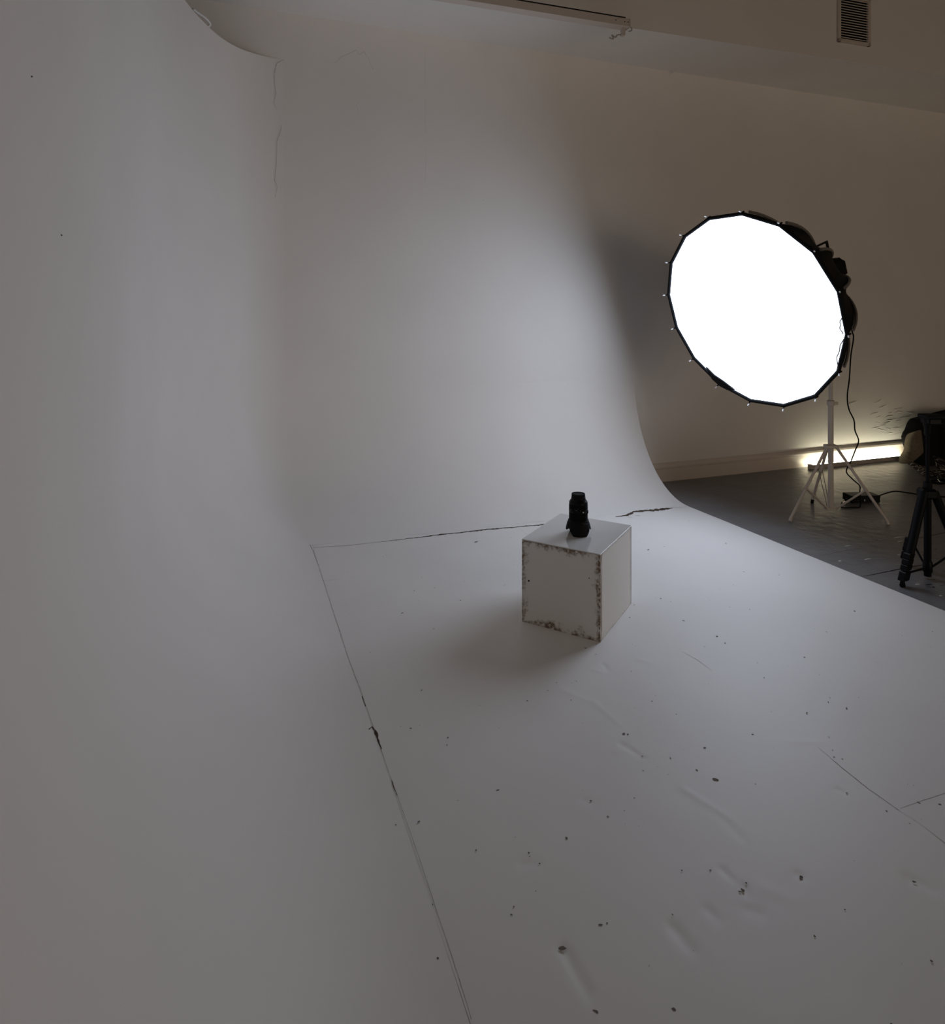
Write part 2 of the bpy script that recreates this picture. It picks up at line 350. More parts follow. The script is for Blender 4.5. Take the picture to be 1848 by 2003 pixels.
ribbon(mb, fl((1335, 1275), (1365, 1292), (1392, 1312)), [.001, .0022, .001], UP, jag=.1)
ribbon(mb, fl((575, 1133), (640, 1136), (705, 1128)), [.001, .0014, .0008], UP, jag=.1)
ribbon(mb, fl((1015, 1033), (1032, 1047)), [.001, .0016], UP, jag=.1)
tag(mb.build('hairline_crack', 'hair', cyc), 'fine grey hairline crack in the white paint')
# crack down the joint of the curved corner and the wall
def onplan(x, y):             # where the pixel's ray meets the curved corner
    best = None
    for a, b in zip(PLAN[:-1], PLAN[1:]):
        r = ray(x, y); d = b-a; det = r.x*(-d.y)+d.x*r.y
        if abs(det) < 1e-9: continue
        t = (a.x*(-d.y)+d.x*a.y)/det; s = (r.x*a.y-r.y*a.x)/det
        if -.01 <= s <= 1.01 and t > 0 and (best is None or t < best): best = t
    return EYE+ray(x, y)*((best or WY/ray(x, y).y)-.0025)
mb = MB(); NB = Vector((.25, -.97, 0))
c1 = [(554, 117), (541, 124), (536, 145), (537, 165), (540, 183), (535, 200), (541, 215)]
ribbon(mb, [onplan(*p) for p in c1], [.003, .0035, .003, .0025, .003, .002, .001], NB, jag=.25)
c2 = [(551, 244), (549, 254), (542, 275), (541, 300), (540, 325), (537, 352), (542, 365), (538, 386)]
ribbon(mb, [onplan(*p) for p in c2], [.0025, .003, .003, .0025, .0025, .003, .002, .0015], NB, jag=.25)
c3 = [(655, 123), (668, 111), (685, 104), (697, 98), (702, 107), (712, 101), (719, 112), (729, 134)]
ribbon(mb, [ony(*p, WY-.0012) for p in c3], [.001, .0024, .002, .0022, .002, .0025, .001, .001], Vector((0, -1, 0)), jag=.2)
ribbon(mb, [ony(*p, WY-.0012) for p in ((702, 197), (696, 206), (701, 216))], [.001, .002, .001], Vector((0, -1, 0)))
for k in range(3):
    ribbon(mb, [ony(x, y, WY-.0012) for x, y in ((831+k, 100+k*95), (832, 165+k*95))], [.001, .001], Vector((0, -1, 0)), jag=.1)
tag(mb.build('wall_crack', 'hair', cyc), 'fine crack down the joint of the curved corner')
mb = MB()
def blot(p, r, nrm=UP, el=1.0, rot=None):
    nrm = Vector(nrm); a = nrm.orthogonal().normalized(); b = nrm.cross(a); n = 9; rot = random.uniform(0, 6.28) if rot is None else rot
    a, b = a*math.cos(rot)+b*math.sin(rot), b*math.cos(rot)-a*math.sin(rot)
    vs = [p+nrm*.0012+(a*math.cos(6.283*k/n)*el+b*math.sin(6.283*k/n))*r*random.uniform(.55, 1.1) for k in range(n)]
    mb.add(vs, [tuple(range(n))])
for x, y, r in ((1220, 1436, .009), (1228, 1437, .006), (1378, 1463, .006), (1363, 1507, .006), (1402, 1245, .008), (1418, 1258, .006), (1378, 1265, .004), (1145, 1268, .009), (1127, 1333, .004),
                (803, 1425, .005), (819, 1608, .006), (774, 1614, .004), (1108, 1640, .006), (805, 1919, .008), (856, 1875, .005), (855, 1952, .005), (1101, 1856, .010), (1034, 1669, .005), (1036, 1676, .003),
                (1318, 1975, .007), (1822, 1881, .006), (1593, 1832, .005), (1566, 1717, .009), (1452, 1742, .009), (1447, 1745, .006), (1459, 1728, .006), (1788, 1726, .007), (1656, 1552, .006), (1472, 1437, .005), (1256, 1480, .005),
                (1628, 1468, .004), (1631, 1481, .004), (1647, 1485, .004), (1621, 1442, .004), (1797, 1571, .006), (1838, 1574, .006), (931, 1664, .004), (1000, 1790, .004), (846, 1770, .003), (1652, 1780, .004),
                (1573, 1286, .005), (1292, 1171, .007), (1312, 1177, .005), (526, 1371, .004), (745, 1465, .004), (1660, 1050, .003), (1764, 1244, .003), (1275, 1372, .004), (1155, 1567, .006), (1055, 1690, .004)):
    blot(onz(x, y, ZF), r*.5, el=random.uniform(1, 1.9))
for k in range(260):
    x = rng.uniform(.45, 2.8); y = rng.uniform(.7, 3.5); blot(Vector((x, y, ZF)), float(rng.exponential(.0008))+.0006, el=random.uniform(1, 2.5))
for x, y in ((945, 392), (62, 150), (120, 460), (729, 134), (345, 1330), (458, 1220), (600, 1432), (390, 1105), (160, 1740)):
    p = onplan(x, y) if x < 540 else ony(x, y, WY-.001)
    if y < 900: blot(p, .0022, NB)
tag(mb.build('paint_chip', 'chip', cyc, ), 'small dark chips and specks in the white paint', kind='stuff')
# dents and nail holes in the bare wall on the right
mb = MB()
for x, y, r in ((1785, 654, .007), (1827, 653, .006), (1784, 583, .004), (1826, 582, .005), (1833, 784, .008), (1814, 783, .005), (1697, 727, .004), (1672, 556, .004), (1305, 554, .004), (1810, 608, .003), (1709, 640, .004)):
    p = ony(x, y, WY); n = 10
    mb.lathe([(r*1.25, 0), (r*1.0, .0025), (r*.5, .001), (.0003, -.002)], p, (0, -1, 0), 12, caps=False)
wb = bpy.data.objects['wall_back']
tag(mb.build('nail_hole', 'wall', wb), 'small rimmed nail hole in the wall paint')
mb = MB()
def ridge(mb, pts, w_, h_, nrm):
    nrm = Vector(nrm); rows = []
    P = spline(pts, 5)
    for i, p in enumerate(P):
        t = (P[min(i+1, len(P)-1)]-P[max(i-1, 0)]).normalized(); s = t.cross(nrm).normalized(); k = math.sin(math.pi*i/(len(P)-1))
        rows.append([p-s*w_*k, p+nrm*h_*k-s*w_*.2, p+s*w_*k])
    mb.grid(rows)
for k in range(34):
    x = random.gauss(1742, 22); y = random.gauss(815, 20); a = random.uniform(-.5, .2); L = random.uniform(8, 22)
    ridge(mb, [ony(x+math.cos(a)*L*t, y+math.sin(a)*L*t+random.uniform(-1.5, 1.5), WY) for t in (0, .35, .7, 1)], .005, random.uniform(.001, .003), (0, -1, 0))
for a in (((1703, 645), (1722, 646)), ((1810, 800), (1825, 796)), ((1812, 803), (1830, 801)), ((1770, 805), (1790, 810)), ((1655, 793), (1675, 785))):
    ridge(mb, [ony(a[0][0]+(a[1][0]-a[0][0])*t, a[0][1]+(a[1][1]-a[0][1])*t, WY) for t in (0, .5, 1)], .006, .003, (0, -1, 0))
tag(mb.build('plaster_ridge', 'wall', wb, smooth=60), 'rough trowel ridge in the wall plaster')
# a joint, dark lines, scrapes and flakes on the grey floor
flo = bpy.data.objects['floor']
mb = MB()
def gf(*px): return [onz(x, y, 0) for x, y in px]
ribbon(mb, gf((1676, 1130), (1717, 1122), (1765, 1112), (1810, 1104)), [.002, .006, .007, .004], UP, jag=.05)  # thin dark line drawn across the floor
ribbon(mb, gf((1772, 1057), (1812, 1050), (1848, 1042)), [.003, .005, .006], UP, jag=.05)
ribbon(mb, gf((1600, 1088), (1640, 1080), (1690, 1071)), [.001, .003, .001], UP, jag=.05)
for k in range(26):
    x = random.uniform(1800, 1848); y = random.uniform(1055, 1150); ribbon(mb, gf((x, y), (x+random.uniform(4, 14), y+random.uniform(-2, 3))), [.002, .006], UP, jag=.3)
tag(mb.build('floor_line', 'dark', flo), 'dark joint and other dark lines on the grey floor')
mb = MB()
for k in range(70):
    x = random.uniform(1400, 1848); y = random.uniform(960, 1180); p = onz(x, y, 0)
    if p.x < EDGE(p.y)+.05 or p.y > WY-.1: continue
    d = Vector((random.uniform(.5, 1), random.uniform(-.3, .3), 0))*random.uniform(.01, .05)
    ridge(mb, [p, p+d*.5+Vector((0, random.uniform(-.004, .004), 0)), p+d], random.uniform(.002, .005), random.uniform(.0005, .0015), UP)
tag(mb.build('paint_ridge', 'floor', flo, smooth=60), 'low ridges of lumpy floor paint', kind='stuff')
mb = MB()
for x, y, L in ((1690, 1095, .05), (1755, 1086, .025), (1651, 1069, .05), (1755, 1060, .04), (1640, 1098, .02), (1838, 1166, .015), (1790, 1144, .03), (1746, 1053, .09)):
    p = onz(x, y, 0); ridge(mb, [p, p+Vector((L*.5, .003, 0)), p+Vector((L, -.002, 0))], .004, .002, UP)
tag(mb.build('paint_flake', 'whiteplastic', flo), 'pale paint flake stuck to the grey floor')
# ================================================================== AIR VENT
vp = onplane(1636, 84, e0, BN); vq = onplane(1699, 88, e0, BN)
vw = (vq-vp).length; vz0 = (vp.z+vq.z)/2-.005; vz1 = vz0+.36
v0 = Vector((vp.x, vp.y, 0)); ax3 = (BX, -BN, UP)
vt = thing('air_vent', v0+UP*vz0, 'square slatted air vent set in the bulkhead face', 'air vent')
def vpt(u, z, o): return v0+BX*u+UP*z+BN*o
mb = MB(); fr = .026
mb.rbox(vpt(vw/2, vz0+fr/2, .008), (vw, .022, fr), .003, ax3); mb.rbox(vpt(vw/2, vz1-fr/2, .008), (vw, .022, fr), .003, ax3)
mb.rbox(vpt(fr/2, (vz0+vz1)/2, .008), (fr, .022, vz1-vz0), .003, ax3); mb.rbox(vpt(vw-fr/2, (vz0+vz1)/2, .008), (fr, .022, vz1-vz0), .003, ax3)
mb.build('frame', 'vent', vt)
MB().box(vpt(vw/2, (vz0+vz1)/2, .0005), (vw-.02, .001, vz1-vz0-.02), ax3).build('duct_shade_sheet', 'dark', vt)  # flat near-black sheet stands in for the shade inside the duct
NS = 16
for k in range(NS):
    z = vz0+fr+(k+.7)*(vz1-vz0-2*fr)/NS; tilt = Matrix.Rotation(math.radians(26), 3, BX)
    MB().box(vpt(vw/2, z, .009), (vw-2*fr, .013, .005), (BX, tilt @ (-BN), tilt @ UP)).build('slat', 'vent', vt)
# ================================================================== FLUORESCENT BATTEN (no tube fitted)
fa = onz(880, -3, BZ-.05); fb = onz(1226, 53, BZ-.05)
ft = thing('strip_light_fitting', (fb.x, fb.y, BZ-.1), 'empty cream strip light batten under the bulkhead', 'light fitting')
fdir = Vector((fb.x-fa.x, fb.y-fa.y, 0)).normalized(); fs = fdir.cross(UP); fl_ = 1.55
fc = Vector((fb.x, fb.y, 0))-fdir*fl_/2
MB().rbox(fc+UP*(BZ-.036), (fl_, .062, .055), .004, (fdir, fs, UP)).build('batten_body', 'standpaint', ft)
MB().box(fc+UP*(BZ-.0045)+fs*.0, (fl_-.05, .05, .009), (fdir, fs, UP)).build('mounting_gap_shade', 'dark', ft)  # near-black bar puts the shadow above the batten into colour
ecap = Vector((fb.x, fb.y, BZ-.036))
MB().rbox(ecap+fdir*.004, (.008, .064, .058), .002, (fdir, fs, UP)).build('end_cap', 'standpaint', ft)
MB().rbox(ecap-fdir*.03-UP*.052, (.022, .03, .05), .003, (fdir, fs, UP)).build('lamp_holder', 'standpaint', ft)
for du in (.10, .035, .012):
    MB().lathe([(.004, 0), (.003, .002)], ecap-fdir*du+fs*.031+UP*.004, fs, 10).build('screw', 'dark', ft)
lh = ecap-fdir*.04-UP*.07
MB().tube(spline([lh, lh-fdir*.03-UP*.004, lh-fdir*.045-UP*.022, lh-fdir*.07-UP*.01, lh-fdir*.06-UP*.034, lh-fdir*.09-UP*.03], 5), .004, 7).build('loose_wire', 'hair', ft)
MB().tube(spline([ecap+fdir*.008-UP*.02, ecap+fdir*.03-UP*.012, ecap+fdir*.036-UP*.03, ecap+fdir*.012-UP*.04], 5), .0035, 7).build('loose_wire', 'hair', ft)
# wall eyelet under the bulkhead
hp = ony(1311, 142, WY)
hk = thing('wall_eyelet', hp, 'small white eyelet screwed in the wall under the bulkhead', 'hook')
MB().lathe([(.011, 0), (.011, .004), (.006, .007), (.006, .02)], hp, (0, -1, 0), 16).build('base', 'whiteplastic', hk, smooth=40)
MB().tube([hp+Vector((.012*math.cos(t), -.024, .012*math.sin(t))) for t in np.linspace(0, 2*math.pi, 17)], .003, 7, caps=False).build('ring', 'whiteplastic', hk, smooth=180)
# loose white cable over the top of the cove
tp = [atd(378, -20, 4.1), atd(386, 12, 4.1), atd(391, 35, 4.08), atd(392, 46, 4.06)]
wc = thing('white_cable', onz(400, 45, ZT), 'thin white cable looped over the top edge of the cove', 'cable')
MB().tube(spline(tp, 6), .0045, 7).build('hanging_strand', 'whiteplastic', wc, smooth=180)
lp = [onz(378, 18, ZT+.01), onz(388, 26, ZT+.025), onz(400, 34, ZT+.03), onz(408, 42, ZT+.025), onz(411, 48, ZT+.015), onz(406, 52, ZT+.004)]
MB().tube(spline(lp, 6), .007, 8).build('loop', 'whiteplastic', wc, smooth=180)
# ================================================================== BOX PLINTH
A = onz(1017, 1219, ZF); B = onz(1174, 1257, ZF); C = onz(1243, 1183, ZF)
ea = (A-B); eb = (C-B); la = ea.length; lb = eb.length
aa = math.atan2(ea.y, ea.x); ab = math.atan2(eb.y, eb.x); mid = (aa+ab)/2
if abs(aa-ab) > math.pi: mid += math.pi
sgn = 1 if ((aa-mid+math.pi) % (2*math.pi)-math.pi) > 0 else -1
ea = Vector((math.cos(mid+sgn*math.pi/4), math.sin(mid+sgn*math.pi/4), 0)); eb = Vector((math.cos(mid-sgn*math.pi/4), math.sin(mid-sgn*math.pi/4), 0))
lb *= 1.02; hb = .347
cen = B+ea*la/2+eb*lb/2
pl = thing('plinth_box', cen, 'white laminate cube plinth with brown scuffed edges', 'plinth')
ang = math.atan2(-ea.y, -ea.x)                     # local +x runs along the worn face
def panel(name, c, d, m, lab=None):
    me = MB().rbox((0, 0, 0), d, .0006); o = me.build(name, m, None); o.parent = pl; o.rotation_euler = (0, 0, ang)
    lx = -ea; ly = Vector((-lx.y, lx.x, 0)); o.location = lx*c[0]+ly*c[1]+UP*c[2]
    if lab: o['label'] = lab
    return o
sy = -1 if Vector((ea.y, -ea.x, 0)).dot(eb) > 0 else 1      # side of the worn face in local y
th = .016
tt = .004
panel('top_panel', (0, 0, hb-tt/2), (la, lb, tt), 'boxtop', 'glossy white top panel')
ysd = 1 if Vector((-(-ea).y, (-ea).x, 0)).dot(-eb) > 0 else -1
panel('front_panel', (0, ysd*(lb/2-th/2), (hb-tt)/2-.0005), (la-.0006, th, hb-tt-.001), 'boxworn', 'scuffed panel with brown worn edges')
panel('back_panel', (0, -ysd*(lb/2-th/2), (hb-tt)/2-.0005), (la-.0006, th, hb-tt-.001), 'boxside')
mss = bpy.data.objects
for sx in (-1, 1):
    d = (lb-2*th-.001, th, hb-tt-.001); o = MB().rbox((0, 0, 0), d, .0006).build('side_panel', 'boxside', None); o.parent = pl
    o.rotation_euler = (0, 0, ang+math.pi/2); o.location = (-ea)*(sx*(la/2-th/2))+UP*((hb-tt)/2-.0005)
fn = -eb
for x, y, r in ((1034, 1136, .004), (1152, 1131, .0022)):
    p = onplane(x, y, B, fn); MB().lathe([(r, 0), (r, .0006)], p, fn, 14).build('screw_hole', 'dark', pl)
ZBOX = ZF+hb
# ================================================================== CAMERA LENS standing on its hood
lp0 = onz(1131, 1043, ZBOX); Dl = lp0.dot(FWD); TL = 1.3*0+ (1043-965)*Dl/F
s_ = TL                                           # total height
ln = thing('camera_lens', lp0, 'black zoom lens standing upright on its petal hood', 'lens')
pxm = Dl/F
rb = 18.2*pxm; rc = 13.2*pxm; rh = 24.5*pxm; rb0 = 13.5*pxm
# petal hood
n = 64; hz1 = .31*s_; rows = []
fa_ = math.atan2(-FWD.y, -FWD.x)                  # a long petal faces the camera
for k in range(n+1):
    t = 2*math.pi*k/n; c2 = abs(math.cos(t-fa_))
    zlow = (.105+.07*min(1, c2/.5)**2)*s_*(1-min(1, max(0, (c2-.56)/.29)))
    r = []
    for i in range(9):
        z = hz1+(zlow-hz1)*i/8; q = (hz1-z)/hz1
        rr = rb*1.13+(rh-rb*1.13)*min(1, q*1.7)**.8
        r.append(lp0+Vector((math.cos(t)*rr, math.sin(t)*rr, z)))
    rows.append(r)
mb = MB(); mb.grid(rows)
hood = mb.build('lens_hood', 'blackmatte', ln, smooth=50, solid=.0022)
MB().lathe([(rb*.98, hz1-.004), (rb*1.12, hz1-.004), (rb*1.12, hz1+.003), (rb*1.04, hz1+.008), (rb*.98, hz1+.008)], lp0, UP, 48).build('hood_collar', 'black', ln, smooth=40)
MB().lathe([(rb*.90, .12*s_), (rb*.90, hz1)], lp0, UP, 48).build('front_element', 'black', ln, smooth=40)
pr = []; z0 = hz1+.004; z1 = .545*s_
nr = 12
for k in range(nr*4+1):
    z = z0+(z1-z0)*k/(nr*4); pr.append((rb*(1.0 if k % 4 in (1, 2) else .975), z))
MB().lathe(pr, lp0, UP, 60).build('zoom_ring', 'rubber', ln)
MB().lathe([(rb*.99, z1), (rb*1.01, z1+.002), (rb*1.01, .615*s_), (rb*.97, .62*s_)], lp0, UP, 60).build('barrel', 'black', ln, smooth=40)
pr = []; z0 = .62*s_; z1 = .745*s_
for k in range(8*4+1):
    z = z0+(z1-z0)*k/32; pr.append((rb*(1.0 if k % 4 in (1, 2) else .98), z))
MB().lathe(pr, lp0, UP, 60).build('focus_ring', 'rubber', ln)
MB().lathe([(rb*.98, .745*s_), (rb*.98, .79*s_), (rb*.93, .815*s_), (rb*.78, .86*s_), (rb*.76, .90*s_)], lp0, UP, 60).build('rear_barrel', 'black', ln, smooth=40)
MB().lathe([(rc*.98, .893*s_), (rc*1.04, .9*s_), (rc*1.04, .915*s_), (rc, .92*s_), (rc, .985*s_), (rc*.96, s_), (rc*.9, s_), (rc*.88, s_-.002), (.001, s_-.002)], lp0, UP, 48).build('rear_cap', 'blackmatte', ln, smooth=40)
def onbarrel(px, py):                              # point of the barrel seen at a pixel
    r = ray(px, py); D = Dl; best = None
    for k in range(200):
        p = EYE+r*(Dl-.08+k*.0008)
        if (Vector((p.x-lp0.x, p.y-lp0.y)).length <= rb*1.012): return p
    return EYE+r*Dl
pb = onbarrel(1140.5, 1002.5); nb = Vector((pb.x-lp0.x, pb.y-lp0.y, 0)).normalized()
MB().lathe([(.0028, -.002), (.0028, .0012), (.002, .0018)], pb, nb, 14).build('white_button', 'whiteprint', ln)
for px, py, wd in ((1117, 997, .004), (1124, 996, .002), (1129.5, 996.5, .002), (1127, 999, .010), (1135, 999.5, .004)):
    p = onbarrel(px, py); nb = Vector((p.x-lp0.x, p.y-lp0.y, 0)).normalized()
    MB().box(p+nb*.0002, (wd, .0006, .0011), (nb.cross(UP), nb, UP)).build('scale_mark', 'greyprint', ln)
p = onbarrel(1149, 1001); nb = Vector((p.x-lp0.x, p.y-lp0.y, 0)).normalized()
MB().rbox(p+nb*.0005, (.010, .004, .014), .001, (nb.cross(UP), nb, UP)).build('switch_panel', 'black', ln)
# ================================================================== SOFTBOX
RS = .603
NRM = Vector((-.9358794, -.13488093, -.32547946)).normalized()
SC = EYE+Vector((2.84593895, 3.06229338, .01297))*(RS/.6)
BK = -NRM
U = UP.cross(NRM).normalized(); V = NRM.cross(U)
tips = [(1453, 418), (1527, 440), (1595, 497), (1643, 577), (1657, 660)]
a0 = 0
angs = []
for k, (x, y) in enumerate(((1453, 418), (1527, 440), (1595, 497), (1643, 577), (1657, 660), (1633, 735), (1588, 780), (1527, 795), (1463, 785), (1407, 752), (1360, 707), (1325, 647), (1307, 584), (1307, 521), (1333, 469), (1383, 430))):
    p = onplane(x, y, SC, NRM)-SC; angs.append(math.atan2(p.dot(V), p.dot(U)))
step = (angs[1]-angs[0]+math.pi) % (2*math.pi)-math.pi; step = math.copysign(2*math.pi/16, step)
a0 = sum(((angs[k]-angs[0]-k*step+math.pi) % (2*math.pi)-math.pi) for k in range(16))/16+angs[0]
SBA = [a0+k*step for k in range(16)]
def sb(r, a, s): return SC+(U*math.cos(a)+V*math.sin(a))*r+BK*s
DEP = .62
def rprof(t): return RS*(1-.965*t**1.3)**.54      # radius along the rod, t 0 rim .. 1 hub
hubp = SC+BK*DEP
so = thing('softbox', SC, 'large round sixteen-rod softbox with a glowing white face', 'softbox')
NT = 14; TS = [1-(1-k/14)**1.6 for k in range(15)]
def rodpts(a, off=0): return [sb(rprof(t)+off, a, DEP*t) for t in TS]
# diffuser: a cloth slightly sagging between its rim points
rows = []
for i in range(13):
    q = i/12; ring = []
    for k in range(16):
        for j in range(4):
            f = j/4; a = SBA[k]+step*f
            chord = math.cos(math.pi/16)/math.cos(step*(f-.5)); r = RS*.985*q*(1+(chord-1)*q**2)
            ring.append(sb(r, a, .010-.065*(1-q*q)+.004*math.sin(5*a+3*q)*q*(1-q)))
    ring.append(ring[0]); rows.append(ring)
MB().grid(rows).build('diffuser', 'diffuser', so, smooth=180)['label'] = 'glowing white front cloth'
for k in range(16):
    a, b = SBA[k], SBA[k]+step; rows = []
    for t in TS:
        r = rprof(t); row = []
        for f in (0, .17, .33, .5, .67, .83, 1):
            sag = 1-.06*math.sin(math.pi*f)*math.sin(math.pi*min(1, t*1.1+.05)); chord = math.cos(math.pi/16)/math.cos(step*(f-.5))
            row.append(sb(r*sag*(1+(chord-1)*.8), a+step*f, DEP*t))
        rows.append(row)
    MB().grid(rows).build('panel', 'cloth', so, smooth=180)
    P = rodpts(a, .010); MB().tube(P[1:], [.0085]*(NT-3)+[.007]*3, 8).build('rod', 'rod', so, smooth=60)
    P0 = sb(RS+.004, a, 0); e_ = sb(RS+.013, a, -.012)
    tp_ = MB().tube([sb(RS+.006, a, .02), P0, e_], [.0055, .005, .0035], 8).build('rod_tip', 'black', so, smooth=60)
    MB().tube([sb(RS+.010, a, -.006), sb(RS+.022, a, -.024)], .0042, 8).build('white_shine_pin', 'whiteplastic', tp_, smooth=60)  # white colour stands in for the shine of a metal pin
    # rim binding along the front edge
    MB().tube([sb(RS*.995, a, .006), sb(RS*.995, b, .006)], .0115, 8).build('rim_binding', 'cloth', so, smooth=60)
MB().lathe([(.06, -.02), (.10, -.02), (.105, .0), (.10, .03), (.07, .035), (.06, .035)], hubp, BK, 32).build('speed_ring', 'black', so, smooth=40)
fp = [(1380, 718), (1396, 734), (1414, 746), (1436, 763), (1422, 763), (1408, 756), (1392, 742)]
fa1 = [onplane(x, y, SC+NRM*.014, NRM) for x, y in fp]; fa2 = [p+BK*.01 for p in fa1]; nfp = len(fp)
MB().add(fa1+fa2, [tuple(range(nfp)), tuple(range(2*nfp-1, nfp-1, -1))]+[(i, (i+1) % nfp, nfp+(i+1) % nfp, nfp+i) for i in range(nfp)]).build('closing_flap', 'cloth', so)
# two drawstrings on the rim
for i, (q0, q1) in enumerate(((3, 4), (4, 5))):
    A0 = sb(RS*.97, SBA[q0]+step*.6, -.004); A1 = sb(RS*.97, SBA[q1], -.006)
    if i == 1: A0 = sb(RS*.985, SBA[4]+step*.08, -.01); A1 = sb(RS*.99, SBA[5]-step*.1, -.012)
    inn = (SC-(A0+A1)/2).normalized()
    pts = [A0.lerp(A1, t)+inn*(.018*math.sin(t*math.pi)*(.4+.6*abs(math.sin(7*t)))) for t in np.linspace(0, 1, 9)]
    MB().tube(spline(pts, 4), .003, 6).build('drawstring', 'rod', so, smooth=180)
# ================================================================== LIGHT STAND
POLE = Vector((3.63, 3.168, 0))
q = Vector((POLE.dot(RIGHT), POLE.dot(FWD)))
POLE = RIGHT*((1624.5-CX)/F*q.y)+FWD*q.y
def zat(y): return CAM_H-(y-HZ)*q.y/F
st = thing('light_stand', POLE, 'cream painted tripod light stand under the softbox', 'light stand')
zb = zat(996)
MB().tube([POLE+UP*zb, POLE+UP*zat(788)], .0165, 16).build('lower_pole', 'standpaint', st, smooth=60)
mtz = (SC+BK*.80).z-.06
MB().tube([POLE+UP*zat(792), POLE+UP*(mtz-.06)], .0125, 16).build('upper_pole', 'standpaint', st, smooth=60)
cl = MB().lathe([(.017, -.02), (.022, -.016), (.022, .014), (.017, .018)], POLE+UP*zat(788), UP, 20).build('collar', 'standpaint', st, smooth=40)
MB().rbox(POLE+UP*zat(789)+RIGHT*.03-FWD*.004, (.03, .012, .02), .002, (RIGHT, FWD, UP)).build('clamp_knob', 'standpaint', cl)
zl = zat(873)
MB().rbox(POLE+UP*zl, (.075, .05, .022), .003, (RIGHT, FWD, UP)).build('leg_bracket', 'standpaint', st)
MB().rbox(POLE+UP*(zb+.006), (.07, .045, .012), .002, (RIGHT, FWD, UP)).build('brace_bracket', 'standpaint', st)
feet = [onz(1545, 1020), onz(1737, 1026), onz(1588, 984)]
for i, ft_ in enumerate(feet):
    d = (ft_-POLE); d.z = 0; dn = d.normalized(); top = POLE+dn*.032+UP*zl; f0 = ft_+UP*.012
    MB().tube([top, f0], .0085, 12).build('leg', 'standpaint', st, smooth=60)
    MB().tube([f0+(top-f0).normalized()*.02, ft_+UP*.001], [.0095, .0095], 12).build('foot_cap', 'rubber' if i == 2 else 'standpaint', st, smooth=60)
    k = .42 if i < 2 else .55
    j = f0.lerp(top, k); bb = POLE+dn*.03+UP*(zb+.008)
    if i < 2: MB().tube([j, bb], .0065, 8).build('brace', 'standpaint', st, smooth=60)
    else:
        sd = dn.cross(UP)
        for s1 in (-1, 1): MB().tube([j+sd*.012*s1, bb+sd*.008*s1], .0022, 6).build('brace', 'rod', st, smooth=60)
    MB().lathe([(.0115, -.008), (.0115, .008)], j, (top-f0).normalized(), 12).build('leg_clip', 'standpaint', st, smooth=40)
# ================================================================== STUDIO LIGHT (head of the softbox)
hd = thing('studio_light', POLE+UP*(mtz-.07), 'black studio light head holding the softbox from behind', 'studio light')
axv = BK; sd = axv.cross(UP).normalized(); upv = sd.cross(axv)
L0 = SC+BK*(DEP+.045); L1 = SC+BK*(DEP+.30)
lc = (L0+L1)/2; LL = (L1-L0).length
MB().rbox(lc, (LL, .135, .135), .018, (axv, sd, upv)).build('lamp_body', 'black', hd)
MB().lathe([(.085, -.03), (.085, .03), (.07, .04)], L0, axv, 32).build('bayonet_mount', 'blackmetal', hd, smooth=40)
for k in range(6): MB().box(L1-axv*(.05+.022*k)+upv*.0685, (.009, .10, .004), (axv, sd, upv)).build('cooling_fin', 'blackmetal', hd)
hpz = L1-axv*.04
hb0 = hpz+upv*.06
MB().tube([hb0-axv*.13, hb0-axv*.13+upv*.125, hb0+upv*.125, hb0], .010, 8).build('handle', 'black', hd, smooth=60)
MB().rbox(L1+axv*.01-upv*.01, (.04, .115, .10), .01, (axv, sd, upv)).build('rear_panel', 'black', hd)
pt = Vector((POLE.x, POLE.y, mtz-.07))
MB().tube([pt+UP*-.01, pt+UP*.03], .02, 16).build('spigot_clamp', 'black', hd, smooth=60)
yk = lc+axv*.0
for s1 in (-1, 1): MB().tube([pt+UP*.025, pt+UP*.03+sd*.085*s1, yk+sd*.078*s1], .009, 8).build('yoke_arm', 'blackmetal', hd, smooth=60)
MB().lathe([(.022, 0), (.022, .02), (.016, .025)], yk+sd*.078, sd, 16).build('tilt_knob', 'blackmatte', hd, smooth=40)
# ================================================================== POWER SUPPLY AND CABLES
pA = onz(1665, 985); pB = onz(1722, 984); pd = (pB-pA); pw = pd.length; pdn = pd.normalized(); pn = Vector((-pdn.y, pdn.x, 0))
ph = 13.5*pA.dot(FWD)/F
pc = (pA+pB)/2+pn*.05
ps = thing('power_supply', pc, 'flat black power supply box on the floor by the light stand', 'power supply')
MB().rbox(pc+UP*(ph/2+.004), (pw, .10, ph), .004, (pdn, pn, UP)).build('case', 'black', ps)
for s1 in (-1, 1):
    for s2 in (-1, 1): MB().box(pc+pdn*(s1*(pw/2-.015))+pn*(s2*.035)+UP*.002, (.016, .016, .004), (pdn, pn, UP)).build('rubber_foot', 'rubber', ps)
MB().box(pc-pn*.0508+UP*(ph*.45)-pdn*.01, (.006, .002, .012), (pdn, pn, UP)).build('indicator', 'whiteplastic', ps)
def dpt(x, y, D): return atd(x, y, D)
Dp = q.y; Db = pc.dot(FWD)
lt = L1-upv*.06
